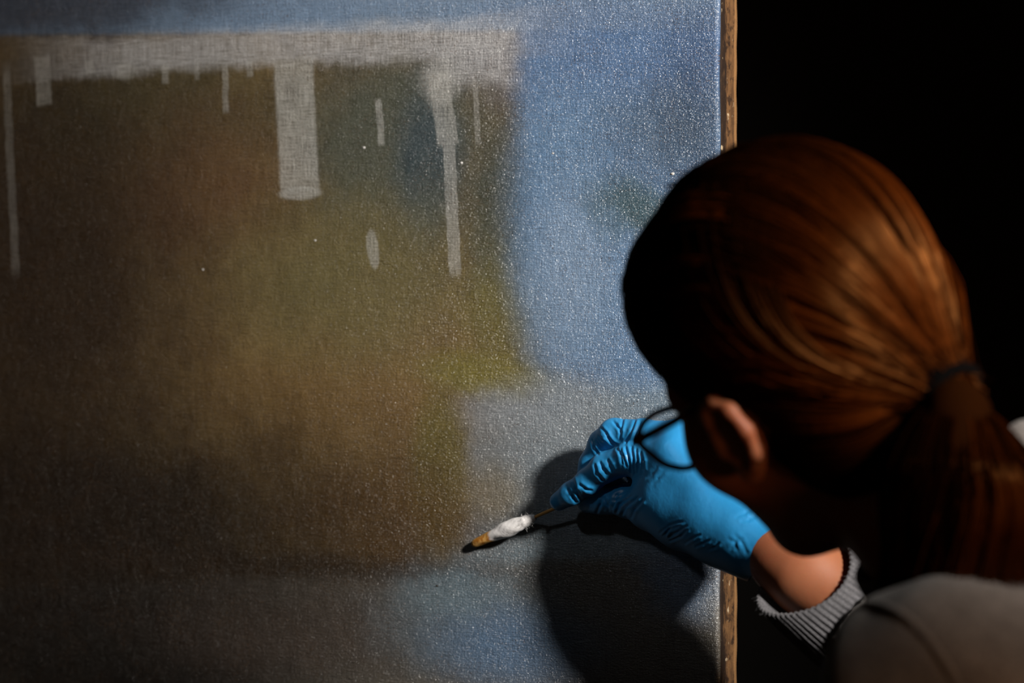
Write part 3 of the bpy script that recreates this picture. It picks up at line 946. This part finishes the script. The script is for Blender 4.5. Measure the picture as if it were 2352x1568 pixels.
# ------------------------------------------------------------------ gloved right hand
def glove():
    def J(l):
        return [(H(px, py, h), r / 3110.0) for px, py, h, r in l]
    index = J([(1552, 1036, .056, 41), (1450, 1052, .0475, 37), (1390, 1073, .042, 33), (1352, 1105, .037, 29), (1312, 1133, .031, 26), (1284, 1151, .0265, 22)])
    middle = J([(1566, 1008, .050, 42), (1480, 1000, .043, 37), (1412, 998, .036, 36), (1385, 1020, .031, 33), (1361, 1065, .027, 30), (1346, 1108, .024, 26)])
    ring_f = J([(1600, 1012, .045, 38), (1470, 1015, .027, 33), (1420, 1035, .019, 30), (1400, 1085, .018, 28), (1425, 1120, .022, 24)])
    little = J([(1632, 1045, .038, 36), (1530, 1050, .023, 29), (1480, 1070, .019, 27), (1470, 1105, .022, 24), (1492, 1125, .027, 21)])
    thumb = J([(1350, 1153, .019, 25), (1376, 1149, .022, 28), (1398, 1146, .026, 31), (1440, 1150, .034, 36), (1497, 1166, .043, 45)])
    then = J([(1497, 1166, .043, 45), (1570, 1195, .051, 58), (1660, 1218, .059, 56)])
    meta_i = [index[0], (H(1640, 1130, .062), 0.0165), (H(1720, 1215, .068), 0.0185)]
    meta_m = [middle[0], (H(1650, 1110, .056), 0.0160), (H(1730, 1200, .066), 0.018)]
    meta_r = [ring_f[0], (H(1670, 1115, .050), 0.0145), (H(1745, 1215, .063), 0.018)]
    meta_l = [little[0], (H(1690, 1140, .045), 0.0135), (H(1750, 1225, .060), 0.017)]
    fw = (WRIST - FORE_A) / np.linalg.norm(WRIST - FORE_A)
    cut_c = H(1768, 1250, 0.0735)
    a_dir = H(1790, 1186, 0.075) - H(1718, 1314, 0.075)
    cut_n = np.cross(a_dir, cut_c - np.array([0, 0, CAMZ])); cut_n /= np.linalg.norm(cut_n)
    if cut_n @ fw < 0: cut_n = -cut_n            # points towards the fingers
    w0 = H(1668, 1188, 0.0605); w1 = cut_c - fw * 0.024
    c_low = H(1722, 1282, 0.073)
    def f(X):
        d = chain(X, index, 0.004)
        d = smin(d, chain(X, thumb, 0.006), 0.0022)
        d = np.minimum(d, chain(X, middle, 0.004)) if False else smin(d, chain(X, middle, 0.004), 0.0018)
        d = smin(d, chain(X, ring_f, 0.004), 0.002)
        d = smin(d, chain(X, little, 0.004), 0.002)
        palm = chain(X, meta_i, 0.012)
        for c in (meta_m, meta_r, meta_l, then):
            palm = smin(palm, chain(X, c, 0.012), 0.014)
        palm = smin(palm, cap(X, H(1490, 1090, .047), H(1493, 1150, .043), 0.0070, 0.0100), 0.010)
        palm = smin(palm, cap(X, H(1525, 1085, .052), H(1600, 1180, .056), 0.0140, 0.0170), 0.014)
        palm = smin(palm, cap(X, H(1570, 1075, .057), H(1700, 1215, .066), 0.0160, 0.0190), 0.014)
        palm = smin(palm, cap(X, H(1540, 1150, .050), H(1640, 1205, .058), 0.0150, 0.0190), 0.012)
        palm = smin(palm, cap(X, H(1545, 1130, .0525), H(1715, 1228, .0690), 0.0180, 0.0200), 0.016)
        palm = smin(palm, cap(X, H(1500, 1150, .0470), H(1650, 1215, .0640), 0.0150, 0.0190), 0.016)
        d = smin(d, palm, 0.008)
        wrist = cap(X, w0, w1, 0.0205, 0.0280)
        wrist = smin(wrist, cap(X, H(1660, 1240, 0.064), c_low, 0.010, 0.0085), 0.012)
        wrist = smin(wrist, cap(X, c_low, H(1728, 1300, 0.075), 0.0085, 0.0035), 0.006)
        d = smin(d, wrist, 0.022)
        pl = (X - cut_c.astype(np.float32)) @ cut_n.astype(np.float32)
        d = np.maximum(d, -pl)
        hollow = np.maximum(cap(X, w0, w1, 0.0180, 0.0254), pl - 0.005)
        return np.maximum(d, -hollow)
    V, F = surface_nets(f, (0.010, 2.03, 1.215), (0.205, 2.29, 1.365), 0.0010)
    tmp = link('glove_rough', mesh_from('glove_rough', V, F))
    tmp.modifiers.new('s', 'SUBSURF').levels = 1
    ev = tmp.evaluated_get(bpy.context.evaluated_depsgraph_get()); me = ev.to_mesh()
    V = np.empty(len(me.vertices) * 3); me.vertices.foreach_get('co', V); V = V.reshape(-1, 3)
    F = np.empty(len(me.polygons) * 4, np.int32); me.loops.foreach_get('vertex_index', F); F = F.reshape(-1, 4)
    ev.to_mesh_clear(); bpy.data.objects.remove(tmp, do_unlink=True)
    N = vertex_normals(V, F)
    # creases: (x0, y0, x1, y1, depth mm, half width px)
    Z = lambda a, b: (1220 + a / 3.92, 920 + b / 3.92)
    cr = []
    def crease(a, b, c=None, amp=0.9, w=4.0):
        pts = [Z(*a), Z(*b)] + ([Z(*c)] if c else [])
        for p, q in zip(pts[:-1], pts[1:]): cr.append((*p, *q, amp, w))
    for a in [((810, 440), (830, 500), (860, 585)), ((850, 420), (880, 520), (905, 640)), ((905, 420), (925, 540), (935, 660)), ((945, 440), (965, 560), (960, 650)), ((985, 470), (1005, 540), (1010, 620)), ((780, 440), (800, 470), (820, 560))]: crease(*a, amp=1.1, w=4)
    for a in [((825, 165), (815, 230), (800, 330)), ((745, 195), (790, 245), (805, 275)), ((640, 255), (680, 300), (715, 355)), ((610, 320), (640, 360), (690, 410)), ((690, 330), (740, 380), (770, 400)), ((550, 360), (565, 420), (600, 475)), ((935, 180), (905, 270), (850, 380)), ((985, 190), (940, 300), (920, 380))]: crease(*a, amp=1.0, w=4)
    for a in [((570, 580), (590, 650), (640, 710)), ((620, 560), (650, 610), (680, 650)), ((690, 540), (715, 580), (730, 620)), ((370, 700), (400, 800), (440, 880)), ((440, 760), (500, 800), (540, 810)), ((330, 800), (380, 870), (400, 905))]: crease(*a, amp=0.9, w=4.5)
    for a in [((640, 880), (620, 940), (590, 1005)), ((700, 850), (705, 910), (730, 1000)), ((740, 900), (770, 850), (830, 820)), ((900, 860), (800, 930), (770, 1000)), ((960, 870), (860, 950), (820, 1020)), ((1000, 900), (930, 980), (900, 1050)), ((850, 840), (760, 900), (740, 960)), ((660, 880), (690, 940), (700, 990))]: crease(*a, amp=1.1, w=4.5)
    for a in [((1350, 1090), (1250, 1120), (1160, 1190)), ((1330, 1130), (1240, 1160), (1190, 1210)), ((1390, 1130), (1320, 1180), (1240, 1230)), ((1400, 1165), (1350, 1220), (1250, 1260)), ((1260, 1140), (1220, 1190), (1210, 1220)), ((1510, 1210), (1450, 1240), (1390, 1280)), ((1590, 1260), (1540, 1290), (1490, 1310)), ((1680, 1290), (1650, 1320), (1610, 1335))]: crease(*a, amp=0.75, w=4)
    for a in [((1990, 960), (1930, 1010), (1850, 1045)), ((2020, 1040), (1960, 1070), (1900, 1080)), ((1840, 1220), (1900, 1280), (1940, 1370)), ((1780, 1250), (1830, 1270), (1850, 1340)), ((1130, 600), (1090, 660), (1040, 690)), ((1190, 640), (1140, 700), (1100, 740)), ((1900, 1240), (1850, 1260), (1800, 1330))]: crease(*a, amp=0.35, w=6)
    vx = 1176 + V[:, 0] / V[:, 1] * FPX; vy = 784 + (CAMZ - V[:, 2]) / V[:, 1] * FPX
    facing = np.clip(-(N[:, 1]) * 2.5 + 0.4, 0, 1)
    disp = np.zeros(len(V))
    for x0, y0, x1, y1, amp, w in cr:
        dx, dy = x1 - x0, y1 - y0; L2 = dx * dx + dy * dy; L = math.sqrt(L2)
        w = w * 0.72
        t = ((vx - x0) * dx + (vy - y0) * dy) / L2
        tc = np.clip(t, 0, 1)
        sd = ((vx - x0) * dy - (vy - y0) * dx) / L
        end = np.hypot(vx - x0 - tc * dx, vy - y0 - tc * dy)
        along = np.exp(-(np.maximum(0, np.abs(t - 0.5) - 0.42) * L / 5) ** 2)
        g = -np.exp(-(sd / w) ** 2) + 0.75 * np.exp(-((sd - 2.1 * w) / (1.3 * w)) ** 2) + 0.35 * np.exp(-((sd + 2.1 * w) / (1.3 * w)) ** 2)
        disp += amp * 0.00062 * g * along * (np.abs(sd) < 6 * w)
    pl = (V - cut_c) @ cut_n
    facing = facing * np.clip((pl - 0.002) / 0.006, 0, 1)
    V = V + N * (np.clip(disp, -0.0016, 0.0016) * facing)[:, None]
    m, nt, bs = new_mat('blue_nitrile'); B = NB(nt)
    co = B.obj()
    n = B.noise(co, 70, 3, 0.5); n2 = B.noise(co, 260, 3, 0.55)
    B.set(bs.inputs['Base Color'], B.mix(n, (0.013, 0.215, 0.49), (0.020, 0.262, 0.57)))
    bs.inputs['Roughness'].default_value = 0.46
    bs.inputs['Specular IOR Level'].default_value = 0.85
    bs.inputs['Subsurface Weight'].default_value = 0.12
    bs.inputs['Subsurface Radius'].default_value = (0.2, 0.6, 1.0)
    bs.inputs['Subsurface Scale'].default_value = 0.003
    B.set(bs.inputs['Normal'], B.bump(B.math('ADD', n, B.math('MULTIPLY', n2, 0.3)), 0.35, 0.0012))
    o = link('glove', mesh_from('glove', V, F), m, person)
    tag(o, 'bright blue nitrile glove on the right hand, wrinkled at the finger joints')
glove()

# ------------------------------------------------------------------ cotton swab
def swab():
    A = H(1094, 1246, 0.0064); Bp = H(1284, 1163, 0.0185)
    ax = Vector(Bp - A).normalized()
    root = empty('cotton_swab', tuple(A))
    root.rotation_mode = 'QUATERNION'
    root.rotation_quaternion = Vector((1, 0, 0)).rotation_difference(ax)
    tag(root, 'cotton swab on a thin wooden stick with a yellow-stained tip, held in the gloved hand', 'cotton swab')
    # cotton
    prof = [(-0.0042, 0.0002), (-0.0038, 0.0016), (-0.002, 0.0030), (0.002, 0.0037), (0.008, 0.0041), (0.014, 0.0046), (0.020, 0.0056), (0.026, 0.0063), (0.031, 0.0061), (0.035, 0.0056), (0.038, 0.0050), (0.0405, 0.0048), (0.0425, 0.0042), (0.045, 0.0034), (0.047, 0.0026), (0.0485, 0.0016)]
    prof = [(x * 1.2 + 0.0008, rr * 0.97) for x, rr in prof]
    prof = smooth_path(np.array(prof), 70)
    ns = 48
    V = []
    for i, (x, r) in enumerate(prof):
        for k in range(ns):
            a = 2 * math.pi * k / ns
            nz = 1 + 0.03 * math.sin(2 * a + x * 160) + 0.025 * math.sin(3 * a - x * 420 + 1) + 0.010 * math.sin(7 * a + x * 900) + rng.normal(0, 0.006)
            rr = max(0.0001, r) * nz
            V.append((x, rr * math.cos(a), rr * math.sin(a)))
    F = [(i * ns + k, i * ns + (k + 1) % ns, (i + 1) * ns + (k + 1) % ns, (i + 1) * ns + k) for i in range(len(prof) - 1) for k in range(ns)]
    m, nt, bs = new_mat('cotton_wool'); B = NB(nt)
    co = B.obj(); x, y, z = B.sep(co)
    n = B.noise(co, 300, 4, 0.6); n2 = B.noise(co, 900, 3, 0.6)
    st = B.ramp(B.math('ADD', x, B.math('MULTIPLY', B.math('SUBTRACT', n, 0.5), 0.008)), 0.0180, 0.0145)
    stain = B.mix(B.ramp(n, 0.4, 0.62), srgb(214, 164, 92), srgb(168, 106, 32))
    B.set(bs.inputs['Base Color'], B.mix(st, srgb(238, 235, 234), stain))
    bs.inputs['Roughness'].default_value = 0.9
    bs.inputs['Specular IOR Level'].default_value = 0.15
    bs.inputs['Subsurface Weight'].default_value = 0.3
    bs.inputs['Subsurface Radius'].default_value = (1, 1, 1); bs.inputs['Subsurface Scale'].default_value = 0.001
    B.set(bs.inputs['Normal'], B.bump(B.math('ADD', n, n2), 0.35, 0.0005))
    me = mesh_from('cotton_tip', V, F)
    tip = child('cotton_tip', me, m, root)
    tag(tip, 'white cotton tip, stained yellow-brown at its end')
    # wispy fibres at the collar
    paths = []
    for i in range(130):
        x0 = rng.uniform(0.046, 0.058) if i < 110 else rng.uniform(0.015, 0.04); a = rng.uniform(0, 2 * math.pi)
        r = np.interp(x0, [p[0] for p in prof], [p[1] for p in prof])
        q = np.array([x0, r * math.cos(a), r * math.sin(a)]) * np.array([1, .95, .95])
        lift = 0.0022 if i < 110 else 0.0008
        d = np.array([rng.uniform(-0.2, 1.0), math.cos(a) + rng.normal(0, .5), math.sin(a) + rng.normal(0, .5)]); d /= np.linalg.norm(d)
        bend = rng.normal(0, 0.6, 3)
        paths.append([q + d * lift * t + bend * lift * t * t * 0.5 for t in np.linspace(0, 1, 6)])
    tag(child('cotton_fibre', strands_mesh('cotton_fibre', paths, np.ones(130), 0.00006), m, tip), kind='stuff')
    # stick with slightly uneven faces
    pts = [(0.04 + 0.065 * t, 0.0001 * math.sin(9 * t), 0) for t in np.linspace(0, 1, 24)]
    Vs, Fs = tube_vf(pts, 0.00125 + 0.00005 * np.sin(np.linspace(0, 17, 24)), 9)
    mw, nt, bs = new_mat('bamboo_stick'); B = NB(nt)
    co = B.obj(); x, y, z = B.sep(co)
    n = B.noise(B.comb(B.math('MULTIPLY', x, 60.0), B.math('MULTIPLY', y, 1600.0), B.math('MULTIPLY', z, 1600.0)), 1.0, 3)
    B.set(bs.inputs['Base Color'], B.mix(n, srgb(150, 100, 40), srgb(222, 172, 96)))
    bs.inputs['Roughness'].default_value = 0.55
    child('stick', quads(Vs, Fs), mw, root)
swab()

# ------------------------------------------------------------------ sweater
def wool(name, c0, c1, scale=900):
    m, nt, bs = new_mat(name); B = NB(nt)
    co = B.obj()
    n = B.noise(co, scale, 3, 0.7); n2 = B.noise(co, 30, 4, 0.6); n3 = B.noise(co, 220, 3, 0.6)
    c = B.mix(B.ramp(n, 0.35, 0.65), c0, c1)
    c = B.mix(B.ramp(n2, 0.35, 0.7, 0, 0.45), c, tuple(x * 0.6 for x in c0))
    B.set(bs.inputs['Base Color'], c)
    bs.inputs['Roughness'].default_value = 0.95
    bs.inputs['Specular IOR Level'].default_value = 0.1
    bs.inputs['Sheen Weight'].default_value = 0.15
    B.set(bs.inputs['Normal'], B.bump(B.math('ADD', n, n3), 0.7, 0.0012))
    return m
M_wool = wool('grey_wool', srgb(96, 91, 88), srgb(140, 134, 130))

CUFF_C = P(1848, 1322, 2.050)
CUFF_A = P(1752, 1408, 2.050); CUFF_B = P(1948, 1244, 2.050)
c_u = CUFF_B - CUFF_A; CUFF_R = np.linalg.norm(c_u) / 2; c_u /= np.linalg.norm(c_u)
ip = np.cross(c_u, np.array([0, 1.0, 0])); ip /= np.linalg.norm(ip)       # image-plane normal of the ring's long axis
if ip[0] > 0: ip = -ip
C_AX = ip * 0.87 + np.array([0, -1.0, 0]) * 0.49; C_AX /= np.linalg.norm(C_AX)   # opening faces the hand and a little the camera
c_v = np.cross(C_AX, c_u)
S_AX = (CUFF_C - ELBOW) / np.linalg.norm(CUFF_C - ELBOW)                        # run of the sleeve towards the hand

def sweater_sdf(X):
    arm_l = chain(X, [(SH_L, 0.066), (SH_L + (-0.015, -0.005, -0.10), 0.060), (SH_L + (-0.02, 0.03, -0.28), 0.052)], 0.03)
    back = cap(X, SH_L + (0.02, 0.02, 0.0), SH_R, 0.064, 0.060)
    nk = NECK + (0.005, -0.005, 0.0)
    tor = cap(X, NECK + (0.035, 0.0, -0.07), NECK + (0.11, 0.03, -0.36), 0.085, 0.125)
    d = smin(arm_l, back, 0.03)
    d = smin(d, tor, 0.06)
    # sleeve of the reaching arm
    c0 = CUFF_C - S_AX * 0.048
    sl = chain(X, [(SH_R, 0.060), (ELBOW, 0.055), (0.5 * ELBOW + 0.5 * c0, 0.050), (c0, 0.0405)], 0.03)
    d = smin(d, sl, 0.03)
    d = d + 0.003 * np.sin(X[..., 0] * 70 + X[..., 2] * 55 + 2 * np.sin(X[..., 1] * 40)) * 0.6
    d = smin(d, cap(X, P(2366, 1040, 1.74), SH_R, 0.020, 0.045), 0.03)      # folded hood behind the neck
    # open at the neck and at the cuff
    n0 = L2W((-0.022, 0, -0.045))
    d = np.maximum(d, -cap(X, NECK + (n0 - NECK) * 0.0, n0, 0.058, 0.060))
    pl = (X - c0.astype(np.float32)) @ S_AX.astype(np.float32)
    near = np.linalg.norm(X - CUFF_C.astype(np.float32), axis=-1) < 0.09
    d = np.where(near, np.maximum(d, pl), d)
    return d
V, F = surface_nets(sweater_sdf, (0.10, 1.54, 0.85), (0.58, 2.20, 1.372), 0.004)
sweater = link('sweater', mesh_from('sweater', V, F), M_wool, person)
tag(sweater, 'soft grey knitted sweater')

# seam over the near shoulder
def snap(p):
    """push a point along the view ray onto the sweater"""
    o = np.array([0, 0, CAMZ]); d = p - o; L = np.linalg.norm(d); d /= L
    t = np.linspace(1.4, 2.1, 500)
    v = sweater_sdf((o + d * t[:, None] * 1.0).astype(np.float32))
    i = np.argmax(v < 0)
    return o + d * t[i] if v[i] < 0 else p
sp = smooth_path(np.array([(1992, 1388), (2025, 1392), (2070, 1412), (2120, 1455), (2165, 1515), (2200, 1575), (2230, 1640)], float), 40)
seam = [snap(P(x, y, 1.65)) for x, y in sp]
Vs, Fs = tube_vf(seam, 0.0030, 8)
link('shoulder_seam', quads(Vs, Fs), M_wool, sweater)

# collar
def collar():
    n0 = L2W((-0.022, 0, -0.045)); ax = n0 - NECK; ax /= np.linalg.norm(ax)
    a = np.cross(ax, [0, 1.0, 0]); a /= np.linalg.norm(a); b = np.cross(ax, a)
    ns, V, F = 120, [], []
    rows = [(-0.030, 0.072), (0.0, 0.066), (0.03, 0.062), (0.062, 0.0595), (0.068, 0.0585), (0.070, 0.0565), (0.066, 0.0545), (0.03, 0.0555), (-0.02, 0.058)]
    for h, r in rows:
        for k in range(ns):
            t = 2 * math.pi * k / ns
            rr = r * (1 + 0.012 * math.cos(60 * t))
            V.append(NECK + ax * h + rr * (math.cos(t) * a + math.sin(t) * b))
    F = [(i * ns + k, i * ns + (k + 1) % ns, (i + 1) * ns + (k + 1) % ns, (i + 1) * ns + k) for i in range(len(rows) - 1) for k in range(ns)]
    link('collar', mesh_from('collar', V, F), M_wool, sweater)
collar()

# ribbed cuff
def cuff():
    nrib, seg = 56, 8
    ns = nrib * seg
    rows = []
    for t in np.linspace(0, 1, 16):                     # outside, from the sleeve to the rim
        rows.append((-0.095 + 0.095 * t, 1.0 + 0.16 * (1 - t), 0.55 + 0.45 * min(1, (1 - t) * 4)))
    rows += [(0.0012, 0.985, 0.8), (0.0014, 0.955, 0.6), (0.0004, 0.93, 0.8)]
    for t in np.linspace(0, 1, 10):                     # inside
        rows.append((-0.002 - 0.045 * t, 0.925 + 0.01 * t, 0.8))
    V, F = [], []
    for i, (h, r, amp) in enumerate(rows):
        q = min(1.0, max(0.0, -h / 0.055)) * 0.55; axq = C_AX * (1 - q) + S_AX * q; axq /= np.linalg.norm(axq)
        cv = np.cross(axq, c_u); cv /= np.linalg.norm(cv)
        for k in range(ns):
            a = 2 * math.pi * k / ns
            rib = math.cos(nrib * a + 0.25 * math.sin(5 * a))
            rr = CUFF_R * r * (1 + 0.026 * amp * rib + 0.012 * math.sin(3 * a + h * 60)) + rng.normal(0, 0.00012)
            hh = h + 0.0022 * math.sin(2 * a + 0.5) * (h > -0.03)
            V.append(CUFF_C + S_AX * hh + rr * (math.cos(a) * c_u + math.sin(a) * cv))
    n = len(rows)
    F = [(i * ns + k, i * ns + (k + 1) % ns, (i + 1) * ns + (k + 1) % ns, (i + 1) * ns + k) for i in range(n - 1) for k in range(ns)]
    o = link('cuff', mesh_from('cuff', V, F), wool('ribbed_grey_wool', srgb(78, 76, 78), srgb(128, 126, 130), 1400), sweater)
    tag(o, 'wide ribbed grey cuff')
    paths = []
    for i in range(110):
        a = rng.uniform(0, 2 * math.pi); h = -abs(rng.normal(0, 0.02)) if i > 120 else 0.001
        r = CUFF_R * (1.0 + 0.07 * (-h / 0.052))
        q = CUFF_C + S_AX * h + r * (math.cos(a) * c_u + math.sin(a) * c_v)
        d = (math.cos(a) * c_u + math.sin(a) * c_v) + C_AX * rng.normal(0.2, 0.6) + rng.normal(0, 0.5, 3); d /= np.linalg.norm(d)
        L = rng.uniform(0.001, 0.0035); bend = rng.normal(0, 0.7, 3)
        paths.append([q + d * L * t + bend * L * t * t * 0.5 for t in np.linspace(0, 1, 6)])
    tag(link('wool_fuzz', strands_mesh('wool_fuzz', paths, np.ones(110), 0.00006), o.data.materials[0], o), kind='stuff')
cuff()
